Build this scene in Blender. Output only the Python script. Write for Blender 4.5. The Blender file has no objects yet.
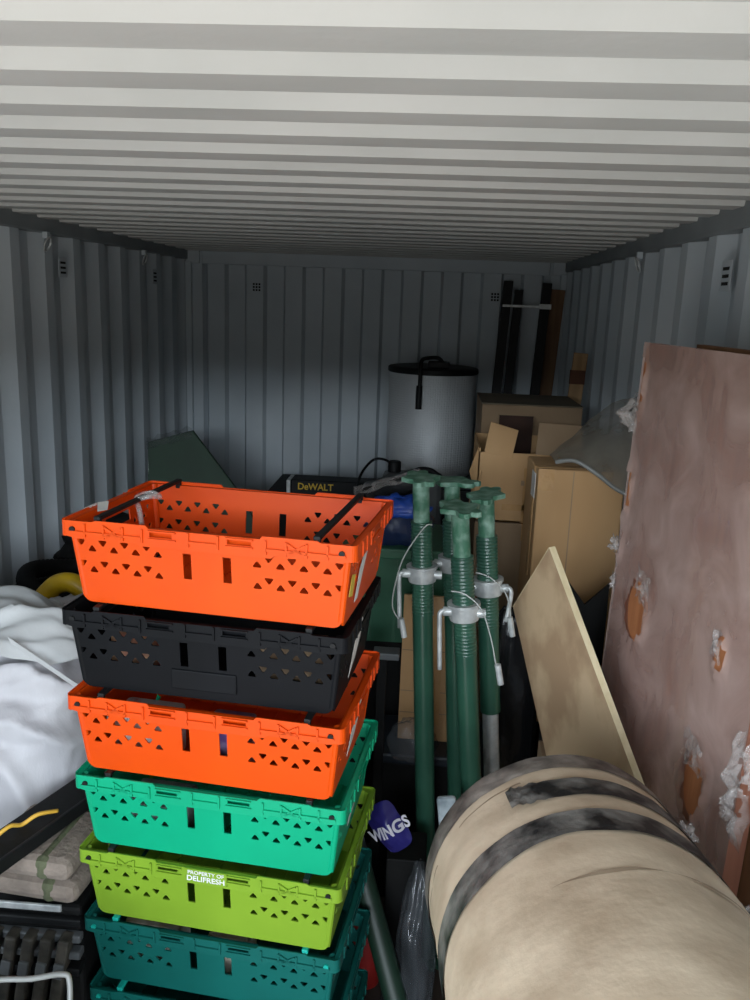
import bpy, bmesh, math, random
from mathutils import Vector, Matrix, noise
random.seed(7)
PI = math.pi
scene = bpy.context.scene
COL = scene.collection
W, H = 2.352, 2.393            # inside width and height of the container
YB, YF = 5.38, -0.30           # inner face of the end wall, door sill

# ------------------------------------------------------------------ materials
def lin(h):
    h = h.lstrip('#')
    c = [int(h[i:i+2], 16)/255 for i in (0, 2, 4)]
    return tuple((x/12.92 if x <= .04045 else ((x+.055)/1.055)**2.4) for x in c) + (1,)

def mat(name, col, col2=None, rough=.6, metal=0, scale=8, bump=0, bscale=None, detail=4,
        stretch=(1, 1, 1), lo=.35, hi=.65, spec=.5, coat=0, sss=0):
    m = bpy.data.materials.new(name); m.use_nodes = True
    nt = m.node_tree; b = nt.nodes['Principled BSDF']
    b.inputs['Roughness'].default_value = rough; b.inputs['Metallic'].default_value = metal
    b.inputs['Specular IOR Level'].default_value = spec
    b.inputs['Coat Weight'].default_value = coat
    tc = nt.nodes.new('ShaderNodeTexCoord'); mp = nt.nodes.new('ShaderNodeMapping')
    mp.inputs['Scale'].default_value = stretch
    nt.links.new(tc.outputs['Object'], mp.inputs['Vector'])
    n = nt.nodes.new('ShaderNodeTexNoise'); n.inputs['Scale'].default_value = scale; n.inputs['Detail'].default_value = detail
    nt.links.new(mp.outputs['Vector'], n.inputs['Vector'])
    r = nt.nodes.new('ShaderNodeValToRGB')
    r.color_ramp.elements[0].position = lo; r.color_ramp.elements[1].position = hi
    r.color_ramp.elements[0].color = lin(col); r.color_ramp.elements[1].color = lin(col2 or col)
    nt.links.new(n.outputs['Fac'], r.inputs['Fac']); nt.links.new(r.outputs['Color'], b.inputs['Base Color'])
    if bump:
        n2 = nt.nodes.new('ShaderNodeTexNoise'); n2.inputs['Scale'].default_value = bscale or scale*4
        n2.inputs['Detail'].default_value = 5
        nt.links.new(mp.outputs['Vector'], n2.inputs['Vector'])
        bp = nt.nodes.new('ShaderNodeBump'); bp.inputs['Strength'].default_value = bump; bp.inputs['Distance'].default_value = .01
        nt.links.new(n2.outputs['Fac'], bp.inputs['Height']); nt.links.new(bp.outputs['Normal'], b.inputs['Normal'])
    return m

def film(name, tint, opacity=.35, rough=.18, scale=12, bump=.5):
    """thin clear plastic: part see-through, part milky and glossy"""
    m = bpy.data.materials.new(name); m.use_nodes = True
    nt = m.node_tree; b = nt.nodes['Principled BSDF']; out = nt.nodes['Material Output']
    b.inputs['Base Color'].default_value = lin(tint); b.inputs['Roughness'].default_value = rough
    b.inputs['Specular IOR Level'].default_value = .8
    tr = nt.nodes.new('ShaderNodeBsdfTransparent'); mx = nt.nodes.new('ShaderNodeMixShader')
    tc = nt.nodes.new('ShaderNodeTexCoord')
    n = nt.nodes.new('ShaderNodeTexNoise'); n.inputs['Scale'].default_value = scale; n.inputs['Detail'].default_value = 6
    n.inputs['Distortion'].default_value = .6
    nt.links.new(tc.outputs['Object'], n.inputs['Vector'])
    mr = nt.nodes.new('ShaderNodeMapRange'); mr.inputs['From Min'].default_value = .3; mr.inputs['From Max'].default_value = .75
    mr.inputs['To Min'].default_value = opacity*.55; mr.inputs['To Max'].default_value = min(1, opacity*1.5)
    nt.links.new(n.outputs['Fac'], mr.inputs['Value']); nt.links.new(mr.outputs['Result'], mx.inputs['Fac'])
    bp = nt.nodes.new('ShaderNodeBump'); bp.inputs['Strength'].default_value = bump; bp.inputs['Distance'].default_value = .02
    nt.links.new(n.outputs['Fac'], bp.inputs['Height']); nt.links.new(bp.outputs['Normal'], b.inputs['Normal'])
    nt.links.new(tr.outputs[0], mx.inputs[1]); nt.links.new(b.outputs[0], mx.inputs[2]); nt.links.new(mx.outputs[0], out.inputs['Surface'])
    return m

M = dict(
    wall=mat('wall_paint', '#adb6bc', '#bac2c7', .62, scale=2.2, bump=.05, bscale=60),
    roof=mat('roof_paint', '#b2b3b0', '#bcbcb9', .55, scale=3, bump=.05, bscale=60),
    rail=mat('rail_paint', '#757b7d', '#82888a', .6, scale=4),
    floor=mat('floor_ply', '#3a302a', '#4b4038', .85, scale=5, bump=.2),
    dark=mat('dark_hole', '#0a0a0a', None, .9),
    steel=mat('galvanised', '#a9adad', '#cfd2d0', .42, .35, scale=30, bump=.1),
    wire=mat('wire', '#b9bcb8', None, .45, .3),
    green=mat('green_paint', '#23483a', '#2d5644', .28, scale=6, bump=.06, bscale=40, spec=.7),
    greenworn=mat('green_paint_worn', '#3a6a52', '#86a796', .5, scale=28, bump=.2, lo=.4, hi=.72),
    deepgreen=mat('deep_green', '#0b1f15', '#11291c', .5, scale=5),
    binplastic=mat('bin_green', '#2c5a42', '#376a50', .5, scale=6),
    panelgreen=mat('panel_green', '#1c3524', '#233f2c', .6, scale=5, bump=.1),
    blackp=mat('black_plastic', '#0b0c0d', '#121314', .55, scale=9, bump=.08, spec=.25),
    blackm=mat('black_matt', '#0b0b0b', '#131312', .7, scale=7, bump=.2, spec=.2),
    greyp=mat('grey_plastic', '#4a4d4f', '#5b5e5f', .5, scale=8),
    blackshiny=mat('black_film', '#0f1011', '#17181a', .25, scale=7, bump=.7, bscale=9),
    card=mat('cardboard', '#b48b5d', '#c59c6d', .8, scale=4, bump=.08, stretch=(1, 1, .4)),
    cardd=mat('cardboard_dusty', '#8a7156', '#9a8063', .85, scale=5, bump=.1),
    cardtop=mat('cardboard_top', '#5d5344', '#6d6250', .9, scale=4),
    cardshade=mat('cardboard_inside_shade', '#2a1a14', '#3a241b', .9),  # shade inside the open box, put into the colour
    tape=mat('parcel_tape', '#b58a58', '#c79c69', .2, scale=14, bump=.2, spec=.8),
    paper=mat('kraft_paper', '#b0997e', '#d8c3a7', .8, scale=9, bump=.15, detail=10, lo=.25, hi=.62),
    seam=mat('paper_seam', '#8f7a63', '#9b866e', .8),
    duct=mat('duct_tape', '#1b1b1c', '#8e8a84', .55, scale=13, bump=.6, bscale=22, lo=.42, hi=.72, spec=.35, detail=8),
    ductend=mat('end_tape', '#3a3431', '#a0968c', .5, scale=12, bump=.6, bscale=20, lo=.4, hi=.72, spec=.4, detail=8),
    ply=mat('plywood', '#ab8c6c', '#c8ab87', .6, scale=4, stretch=(2.2, 1.4, 1.0), detail=6, bump=.04, lo=.42, hi=.56),
    plyedge=mat('plywood_edge', '#cdbb92', '#dccba5', .7, scale=40, stretch=(1, 1, .1)),
    mahog=mat('mahogany', '#7a4c3b', '#96634e', .38, scale=5, stretch=(9, 9, .25), detail=6, bump=.04, lo=.3, hi=.7),
    rawwood=mat('raw_veneer', '#a8663e', '#bd7a4d', .6, scale=8, stretch=(5, 5, .4)),
    brownboard=mat('brown_board', '#6b4a30', '#7d5a3c', .55, scale=6, stretch=(5, 5, .4)),
    timber=mat('timber', '#6b4c33', '#7d5d40', .7, scale=8, stretch=(4, 4, .3)),
    plankpale=mat('plank_pale', '#9a7852', '#b08c63', .7, scale=8, stretch=(4, 4, .3)),
    timberdark=mat('timber_knot', '#54301d', '#633b25', .7),
    white=mat('white_cloth', '#aaa8ac', '#c0bec1', .6, scale=3, bump=.8, bscale=6, stretch=(2.2, 2.2, .8)),
    whitesheet=mat('white_sheet', '#a2a5a5', '#bcbebe', .45, scale=4, bump=.5, bscale=9),
    strap=mat('white_strap', '#a9aaaa', None, .6),
    bubble=None,
    blanket=mat('blanket', '#75695f', '#8a7c70', .95, scale=30, bump=.4, bscale=80),
    webbing=mat('olive_webbing', '#4c5038', '#585c42', .85, scale=40, bump=.3),
    clipgrey=mat('clip_grey', '#24231f', '#4a463f', .6, scale=25, spec=.3),
    tubegrey=mat('tube_grey', '#6f706d', '#82837f', .35, scale=9),
    yellow=mat('yellow_plastic', '#b9940e', '#d2ab16', .4, scale=6),
    amber=mat('amber_strap', '#cf9a2c', '#e0b040', .6),
    blue=mat('blue_bag', '#1a3f9a', '#2b58c4', .3, scale=7, bump=.6, bscale=14),
    bluedark=mat('blue_dark', '#1b2a4c', '#24365e', .4, scale=7, bump=.4, bscale=12),
    navy=mat('navy_bag', '#231f5c', '#2d2a72', .3, scale=6, bump=.6, bscale=14),
    lettering=mat('letter_white', '#d9d6df', None, .5),
    letteryellow=mat('letter_yellow', '#d9b21a', None, .5),
    labelwhite=mat('label_paper', '#cfcdc6', '#e2e0da', .7, scale=20, lo=.3, hi=.6),
    labelyellow=mat('label_yellow', '#d3b43a', '#e0c652', .7),
    paintmetal=mat('paint_splashed', '#7f8d95', '#b8c4ca', .6, scale=16, bump=.3),
    redp=mat('red_plastic', '#7d1714', '#93201b', .5),
    filmdoor=film('stretch_wrap', '#dcbdb2', .50, .16, 6, .25),
    filmcrumple=film('crumpled_wrap', '#cdc6c2', .36, .12, 26, 1.0),
    filmbag=film('clear_bag', '#5c6064', .26, .16, 9, .8),
    filmdust=film('dusty_sheet', '#6f6a60', .82, .3, 7, .5),
)
def bubble_mat():
    m = mat('bubble_foil', '#b9bcbe', '#c8cbcc', .35, .15, scale=3)
    nt = m.node_tree; b = nt.nodes['Principled BSDF']
    tc = nt.nodes.new('ShaderNodeTexCoord'); v = nt.nodes.new('ShaderNodeTexVoronoi'); v.inputs['Scale'].default_value = 75
    v.inputs['Randomness'].default_value = .25
    bp = nt.nodes.new('ShaderNodeBump'); bp.inputs['Strength'].default_value = .55; bp.inputs['Distance'].default_value = .006; bp.invert = True
    nt.links.new(tc.outputs['Object'], v.inputs['Vector']); nt.links.new(v.outputs['Distance'], bp.inputs['Height'])
    nt.links.new(bp.outputs['Normal'], b.inputs['Normal'])
    return m
M['bubble'] = bubble_mat()

# ------------------------------------------------------------------ helpers
def obj(name, bm, m, parent=None, smooth=False, bevel=0, sharp=None):
    me = bpy.data.meshes.new(name)
    bmesh.ops.recalc_face_normals(bm, faces=bm.faces)
    bm.to_mesh(me); bm.free()
    ms = m if isinstance(m, (list, tuple)) else [m]
    for x in ms: me.materials.append(x)
    if smooth:
        me.shade_smooth() if hasattr(me, 'shade_smooth') else me.polygons.foreach_set('use_smooth', [True]*len(me.polygons))
        if sharp: me.set_sharp_from_angle(angle=math.radians(sharp))
    o = bpy.data.objects.new(name, me); COL.objects.link(o)
    if parent is not None: o.parent = parent
    if bevel:
        b = o.modifiers.new('edge', 'BEVEL'); b.width = bevel; b.segments = 2; b.limit_method = 'ANGLE'
    return o

def tag(o, label, cat, group=None, kind=None):
    o['label'] = label; o['category'] = cat
    if group: o['group'] = group
    if kind: o['kind'] = kind
    return o

def thing(name, label, cat, loc=(0, 0, 0), rotz=0, group=None):
    o = bpy.data.objects.new(name, None); COL.objects.link(o)
    o.location = loc; o.rotation_euler = (0, 0, rotz); o.empty_display_size = .05
    return tag(o, label, cat, group)

def struct(name, bm, m, parent=None, **k):
    o = obj(name, bm, m, parent, **k)
    if parent is None: o['kind'] = 'structure'
    return o

def nb(): return bmesh.new()

def bx(bm, x0, x1, y0, y1, z0, z1, mtx=None, mi=0):
    vs = [bm.verts.new((x, y, z)) for x in (x0, x1) for y in (y0, y1) for z in (z0, z1)]
    if mtx is not None:
        for v in vs: v.co = mtx @ v.co
    for f in ((0, 1, 3, 2), (4, 6, 7, 5), (0, 4, 5, 1), (2, 3, 7, 6), (0, 2, 6, 4), (1, 5, 7, 3)):
        bm.faces.new([vs[i] for i in f]).material_index = mi
    return bm

def box(*a, **k): return bx(nb(), *a, **k)

def frame_of(d):
    d = Vector(d).normalized()
    u = d.cross(Vector((0, 0, 1)))
    if u.length < 1e-4: u = Vector((1, 0, 0))
    u.normalize(); return d, u, u.cross(d)

def tube(bm, pts, r, n=12, cap=True, closed=False):
    pts = [Vector(p) for p in pts]; k = len(pts)
    rs = r if isinstance(r, (list, tuple)) else [r]*k
    rings = []; up = None
    for i, p in enumerate(pts):
        a = pts[(i-1) % k] if (closed or i) else p
        b = pts[(i+1) % k] if (closed or i < k-1) else p
        d = (b-a).normalized()
        if up is None: _, up, _ = frame_of(d)
        up = (up - d*up.dot(d)).normalized(); v = d.cross(up)
        rings.append([bm.verts.new(p + rs[i]*(math.cos(t)*up + math.sin(t)*v)) for t in (2*PI*j/n for j in range(n))])
    for i in range(k if closed else k-1):
        A, B = rings[i], rings[(i+1) % k]
        for j in range(n): bm.faces.new((A[j], A[(j+1) % n], B[(j+1) % n], B[j]))
    if cap and not closed:
        bm.faces.new(rings[0]); bm.faces.new(rings[-1])
    return bm

def smooth_path(pts, n=8):
    P = [Vector(p) for p in pts]; out = []
    for i in range(len(P)-1):
        p0 = P[max(i-1, 0)]; p1 = P[i]; p2 = P[i+1]; p3 = P[min(i+2, len(P)-1)]
        for j in range(n):
            t = j/n
            out.append(.5*((2*p1)+(p2-p0)*t+(2*p0-5*p1+4*p2-p3)*t*t+(3*p1-p0-3*p2+p3)*t**3))
    return out+[P[-1]]

def lathe(bm, prof, n=48, axis=None):
    """prof = [(r, t)] along +z, or along axis (origin, direction)"""
    if axis: o, d = Vector(axis[0]), axis[1]; d, u, v = frame_of(d)
    else: o, d, u, v = Vector(), Vector((0, 0, 1)), Vector((1, 0, 0)), Vector((0, 1, 0))
    rings = []
    for r, t in prof:
        if r < 1e-6: rings.append([bm.verts.new(o+d*t)])
        else: rings.append([bm.verts.new(o+d*t+r*(math.cos(2*PI*j/n)*u+math.sin(2*PI*j/n)*v)) for j in range(n)])
    for A, B in zip(rings, rings[1:]):
        for j in range(n):
            k = (j+1) % n
            if len(A) == 1 and len(B) == 1: continue
            if len(A) == 1: bm.faces.new((A[0], B[j], B[k]))
            elif len(B) == 1: bm.faces.new((A[j], A[k], B[0]))
            else: bm.faces.new((A[j], A[k], B[k], B[j]))
    return bm

def prism(bm, poly, ext):
    """closed planar polygon pushed along the vector ext"""
    ext = Vector(ext)
    a = [bm.verts.new(p) for p in poly]; b = [bm.verts.new(Vector(p)+ext) for p in poly]
    bm.faces.new(a); bm.faces.new(b[::-1]); n = len(a)
    for i in range(n): bm.faces.new((a[i], b[i], b[(i+1) % n], a[(i+1) % n]))
    return bm

def grid_sheet(bm, fn, nu, nv, mi=0, thick=None):
    g = [[bm.verts.new(fn(i/nu, j/nv)) for j in range(nv+1)] for i in range(nu+1)]
    for i in range(nu):
        for j in range(nv): bm.faces.new((g[i][j], g[i+1][j], g[i+1][j+1], g[i][j+1])).material_index = mi
    return bm

def nz(p, s=1.0, seed=0): return noise.noise(Vector(p)*s + Vector((seed*7.3, seed*3.1, seed*1.7)))

def cut_panel(outline, holes, thick):
    """flat panel in (s, t) with true holes, thickness centred on 0; returns a bmesh with coords (s, t, n)"""
    cu = bpy.data.curves.new('panel_outline', 'CURVE'); cu.dimensions = '2D'; cu.fill_mode = 'BOTH'; cu.extrude = thick/2
    for loop in [outline]+holes:
        sp = cu.splines.new('POLY'); sp.points.add(len(loop)-1); sp.use_cyclic_u = True
        for p, (x, y) in zip(sp.points, loop): p.co = (x, y, 0, 1)
    o = bpy.data.objects.new('panel_outline', cu); COL.objects.link(o)
    dg = bpy.context.evaluated_depsgraph_get()
    me = bpy.data.meshes.new_from_object(o.evaluated_get(dg))
    bm = nb(); bm.from_mesh(me)
    bpy.data.objects.remove(o); bpy.data.curves.remove(cu); bpy.data.meshes.remove(me)
    bmesh.ops.remove_doubles(bm, verts=bm.verts, dist=1e-5)
    return bm

def join_into(dst, src):
    vm = {v: dst.verts.new(v.co) for v in src.verts}
    for f in src.faces:
        try: dst.faces.new([vm[v] for v in f.verts]).material_index = f.material_index
        except ValueError: pass
    src.free()

def text_mesh(body, size, depth=.0006, bold=0.0, sx=1.0):
    cu = bpy.data.curves.new('lettering', 'FONT'); cu.body = body; cu.size = size; cu.extrude = depth; cu.offset = bold
    cu.align_x = 'CENTER'; cu.align_y = 'CENTER'
    o = bpy.data.objects.new('lettering', cu); COL.objects.link(o)
    dg = bpy.context.evaluated_depsgraph_get()
    me = bpy.data.meshes.new_from_object(o.evaluated_get(dg))
    bm = nb(); bm.from_mesh(me)
    bpy.data.objects.remove(o); bpy.data.curves.remove(cu); bpy.data.meshes.remove(me)
    for v in bm.verts: v.co.x *= sx
    return bm

def axes(origin, xdir, updir):
    x = Vector(xdir).normalized(); z = x.cross(Vector(updir)).normalized(); y = z.cross(x)
    m = Matrix((x, y, z)).transposed().to_4x4(); m.translation = Vector(origin)
    return m

# ------------------------------------------------------------------ container shell
def corrugated(name, prof, place, a0, a1, m):
    """prof: [(u, depth)] along the wall; place(u, depth, a) -> point; a0..a1 across"""
    bm = nb()
    A = [bm.verts.new(place(u, d, a0)) for u, d in prof]; B = [bm.verts.new(place(u, d, a1)) for u, d in prof]
    for i in range(len(prof)-1): bm.faces.new((A[i], A[i+1], B[i+1], B[i]))
    return struct(name, bm, m)

def wave(start, end, seq):
    """seq: [(length, depth_at_end)], repeated; first depth is the last of seq"""
    out = [(start, seq[-1][1])]; u = start; i = 0
    while u < end:
        l, d = seq[i % len(seq)]; u += l; out.append((u, d)); i += 1
    return out

side = [(.068, .036), (.070, .036), (.068, 0), (.072, 0)]
off = YB-.317-.206
s0 = off-.278*22
pl = [(u, d) for u, d in wave(s0, YB+.02, side) if YF-.1 <= u]
pl = [(u, d) for u, d in pl if u <= YB-.06]
pl = pl+[(YB-.055, 0), (YB+.05, 0)]
corrugated('wall_left', pl, lambda u, d, a: (-d, u, a), 0, H, M['wall'])
corrugated('wall_right', pl, lambda u, d, a: (W+d, u, a), 0, H, M['wall'])
back = [(.018, .0), (.106, .0), (.018, .040), (.104, .040)]
pb = [(u, d) for u, d in wave(.115, W-.12, back)]
pb = [(-.03, 0), (.115-.018, 0)]+pb[:-1]+[(W-.09, 0), (W+.03, 0)]
corrugated('wall_back', pb, lambda u, d, a: (u, YB+d, a), 0, H, M['wall'])
roofseq = [(.014, .024), (.085, .024), (.014, 0), (.085, 0)]
pr = [(u, d) for u, d in wave(1.1326-.198*9, YB-.03, roofseq)]
corrugated('ceiling', pr, lambda u, d, a: (a, u, H-d), -.04, W+.04, M['roof'])
# roof deck ends flush with the header
struct('floor', box(-.05, W+.05, YF, YB+.05, -.12, 0), M['floor'])
struct('trim_1', box(-.05, .012, YF, YB+.02, H-.078, H+.03), M['rail'], bevel=.006)     # side rails
struct('trim_2', box(W-.012, W+.05, YF, YB+.02, H-.078, H+.03), M['rail'], bevel=.006)
struct('trim_3', box(.10, W-.10, YB-.012, YB+.06, H-.10, H+.02), M['wall'], bevel=.006)  # end header
bm = nb(); bx(bm, -.02, .085, YB-.02, YB+.06, H-.10, H-.01); bx(bm, W-.085, W+.02, YB-.02, YB+.06, H-.10, H-.01)
struct('trim_4', bm, M['wall'], bevel=.004)
bm = nb(); bx(bm, -.03, .035, YB-.035, YB+.05, 0, H-.09); bx(bm, W-.035, W+.03, YB-.035, YB+.05, 0, H-.09)
struct('trim_5', bm, M['wall'], bevel=.005)
struct('trim_6', box(-.05, W+.05, YF-.12, YF, H-.115, H+.08), M['rail'])                 # door header
bm = nb(); bx(bm, -.12, .03, YF-.12, YF, -.12, H+.08); bx(bm, W-.03, W+.12, YF-.12, YF, -.12, H+.08)
struct('trim_7', bm, M['rail'])
struct('trim_8', box(-.06, W+.06, YF-.1, YB+.15, H+.03, H+.06), M['rail'])               # outer roof skin keeps light out
struct('baseboard_left', box(-.05, .012, YF, YB, 0, .16), M['rail'])
struct('baseboard_right', box(W-.012, W+.05, YF, YB, 0, .16), M['rail'])

# lashing rings under the roof rails
def ring(x, y, sx, label):
    t = thing('lashing_ring', label, 'lashing ring', (x, y, 2.30), 0, 'lashing rings under the roof rails')
    bm = nb(); pts = [(sx*(.014+.010*math.cos(a)), .024*math.sin(a), -.028+.026*math.cos(a)) for a in [2*PI*i/20 for i in range(20)]]
    tube(bm, pts, .004, 8, closed=True); obj('ring', bm, M['steel'], t, True)
    obj('weld_lug', box(min(0, sx*.02), max(0, sx*.02), -.012, .012, -.006, .018), M['wall'], t)
ring(.012, 3.37, 1, 'steel lashing ring on the left wall, the one nearer the door')
ring(.012, 4.52, 1, 'steel lashing ring on the left wall, the one nearer the end wall')
ring(W-.012, 3.40, -1, 'steel lashing ring under the right roof rail')

# ventilators: small groups of drilled holes / slats
def vent(x, y, z, kind, label, sx=1):
    t = thing('wall_vent', label, 'vent', (x, y, z), 0)
    bm = nb(); nm = 'hole'
    if kind == 'grid':
        obj('cover_plate', box(-.034, .034, -.001, .004, -.034, .034), M['wall'], t)
        for i in range(3):
            for j in range(3): bx(bm, -.025+i*.018, -.013+i*.018, -.003, -.001, -.025+j*.018, -.013+j*.018)
    else:
        obj('cover_plate', box(-.001, .001, -.04, .04, -.04, .04), M['wall'], t)
        for j in range(3): bx(bm, min(.001*sx, .003*sx), max(.001*sx, .003*sx), -.024, .024, -.026+j*.02, -.017+j*.02)
    obj('vent_openings', bm, M['dark'], t)
vent(.445, YB-.004, 2.163, 'grid', 'small square vent of nine holes high on the left of the end wall')
vent(1.93, YB-.004, 2.155, 'grid', 'small square vent high on the end wall beside the black posts')
vent(.004, 3.55, 2.19, 'slat', 'small slatted vent on the left wall, the nearer one')
vent(.004, 4.74, 2.19, 'slat', 'small slatted vent on the left wall, near the end wall')
vent(W-.004, 2.43, 2.20, 'slat', 'small slatted vent high on the right wall above the brown door', -1)

# ------------------------------------------------------------------ crates
CH = .180
def xh(z): return .268+.018*z/CH
def yh(z): return .170+.017*z/CH

def tri(cx, cy, down, w=.0212, h=.0155):
    s = -1 if down else 1
    pts = [(-w/2, -s*h/2), (w/2, -s*h/2), (0, s*h/2)]
    out = []
    for i in range(3):                                  # clipped corners
        a = Vector(pts[i]); b = Vector(pts[(i+1) % 3]); c = Vector(pts[i-1])
        out += [a+(c-a)*.17, a+(b-a)*.17]
    return [(cx+p.x, cy+p.y) for p in out]

def rect(x0, x1, y0, y1): return [(x0, y0), (x1, y0), (x1, y1), (x0, y1)]
def disc(cx, cy, r, n=14): return [(cx+r*math.cos(2*PI*i/n), cy+r*math.sin(2*PI*i/n)) for i in range(n)]

def rounded(hw, zt, r=.020):
    arc = [(hw(r)-r+r*math.sin(a), r-r*math.cos(a)) for a in [PI/2*i/5 for i in range(6)]]
    return [(-x, z) for x, z in arc[::-1]]+arc+[(hw(zt), zt), (-hw(zt), zt)]

def crate_body_mesh():
    bm = nb()
    zt = CH-.004
    def long_holes():
        h = []
        for sgn in (-1, 1):
            for r in range(2):
                zc = CH-.054-r*.046
                for k in range(8):
                    dn = (k % 2 == 0) if sgn < 0 else (k % 2 == 1)
                    h.append(tri(sgn*.09+sgn*(.012+k*.0232) if sgn > 0 else -.264+k*.0232, zc+(.005 if dn else -.005), dn))
            h.append(rect(sgn*.041-.0085, sgn*.041+.0085, CH-.107, CH-.052))
        return h
    for sgn in (-1, 1):
        p = cut_panel(rounded(xh, zt), long_holes(), .0035)
        for v in p.verts:
            s, t, n = v.co; v.co = (s*sgn*-1, sgn*(yh(t)+n), t)
        join_into(bm, p)
    def short_holes():
        h = [rect(-.055, .055, CH-.062, CH-.036)]
        for sgn in (-1, 1):
            for r in range(2):
                for k in range(4):
                    h.append(tri(sgn*(.075+k*.0232), CH-.060-r*.046+(.0055 if k % 2 else -.0055), k % 2))
        return h
    for sgn in (-1, 1):
        p = cut_panel(rounded(yh, zt), short_holes(), .0035)
        for v in p.verts:
            s, t, n = v.co; v.co = (sgn*(xh(t)+n), s*sgn, t)
        join_into(bm, p)
    bx(bm, -xh(0)+.014, xh(0)-.014, -yh(0)+.003, yh(0)-.003, 0, .004)
    for k in range(-4, 5):                               # shallow floor grid, pressed in
        bx(bm, k*.055-.0015, k*.055+.0015, -yh(0), yh(0), .004, .007)
    # bottom roll edge and corner posts
    for sx in (-1, 1):
        for sy in (-1, 1):
            tube(bm, [(sx*(xh(.014)-.004), sy*(yh(.014)-.004), .014), (sx*(xh(zt)-.004), sy*(yh(zt)-.004), zt)], .0075, 10)
    return bm

def crate_rim_mesh():
    bm = nb(); z0, z1 = CH-.036, CH
    c = .014; hx, hy = .300, .200
    def prof_top(l):                                     # stepped upper edge like the real crates
        return [(-l, z0+.004), (-l+.02, z0), (-.14, z0+.002), (-.135, z0-.004), (.135, z0-.004), (.14, z0+.002), (l-.02, z0), (l, z0+.004),
                (l, z1), (l-.055, z1), (l-.062, z1+.0035), (.118, z1+.0035), (.112, z1-.003), (-.112, z1-.003), (-.118, z1+.0035), (-l+.062, z1+.0035), (-l+.055, z1), (-l, z1)]
    for sgn in (-1, 1):
        slots = [rect(-.084-.026, -.084+.02, z1-.019, z1-.0095), rect(.072-.024, .072+.024, z1-.019, z1-.0095)]
        p = cut_panel(prof_top(hx-c), slots, .003)
        for v in p.verts:
            s, t, n = v.co; v.co = (-s*sgn, sgn*(hy-.0015+n), t)
        join_into(bm, p)
        p = cut_panel([(-hy+c, z0), (hy-c, z0), (hy-c, z1), (.09, z1), (.084, z1-.004), (-.084, z1-.004), (-.09, z1), (-hy+c, z1)], [rect(-.05, .05, z1-.027, z1-.010)], .003)
        for v in p.verts:
            s, t, n = v.co; v.co = (sgn*(hx-.0015+n), s*sgn, t)
        join_into(bm, p)
        for sy in (-1, 1):                               # rounded corners
            pts = []
            for i in range(6):
                a = PI/2*i/5
                pts.append((sgn*(hx-c+c*math.cos(a)), sy*(hy-c+c*math.sin(a))))
            for (a, b) in zip(pts, pts[1:]):
                va = [bm.verts.new((a[0], a[1], z0+.003)), bm.verts.new((b[0], b[1], z0+.003)), bm.verts.new((b[0], b[1], z1)), bm.verts.new((a[0], a[1], z1))]
                bm.faces.new(va)
    # top flange from rim to body
    out, inn = [], []
    for (sx, sy) in ((1, 1), (-1, 1), (-1, -1), (1, -1)):
        for i in range(5):
            a = PI/2*i/4
            if sx*sy < 0: a = PI/2-a
            out.append((sx*(hx-.002-c+c*math.cos(a)), sy*(hy-.002-c+c*math.sin(a))))
            inn.append((sx*(xh(CH)-.006+.005*math.cos(a)), sy*(yh(CH)-.006+.005*math.sin(a))))
    n = len(out)
    for zz in (z1-.004, z1-.0075):
        O = [bm.verts.new((*p, zz)) for p in out]; I = [bm.verts.new((*p, zz)) for p in inn]
        for i in range(n): bm.faces.new((O[i], O[(i+1) % n], I[(i+1) % n], I[i]))
    # moulded ribs on the outside of the long sides
    for sy in (-1, 1):
        y0, y1 = sorted((sy*hy, sy*(hy+.0045)))
        for x in (-.245, -.205, -.165, -.125, -.03, .03, .125, .165, .205, .245): bx(bm, x-.002, x+.002, y0, y1, z0+.004, z1-.004)
        for x0, x1 in ((-.28, -.125), (-.03, .03), (.125, .28)): bx(bm, x0, x1, y0, y1, z0+.011, z0+.016)
        for (a, b) in ((-.205, -.165), (.165, .205)):
            for q in (0, 1):
                m = Matrix.Translation(((a+b)/2, 0, (z0+z1)/2)) @ Matrix.Rotation((.55 if q else -.55), 4, 'Y')
                bx(bm, -.02, .02, y0, y1, -.0022, .0022, m)
        for x0, x1 in ((-.112, -.055), (.045, .100)):
            bx(bm, x0, x1, y0, y1, z1-.008, z1-.005); bx(bm, x0, x1, y0, y1, z1-.024, z1-.021)
    for sx in (-1, 1):
        x0, x1 = sorted((sx*hx, sx*(hx+.003)))
        for y in (-.15, -.11, -.07, .07, .11, .15): bx(bm, x0, x1, y-.0015, y+.0015, z0+.003, z1-.003)
    return bm

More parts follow.
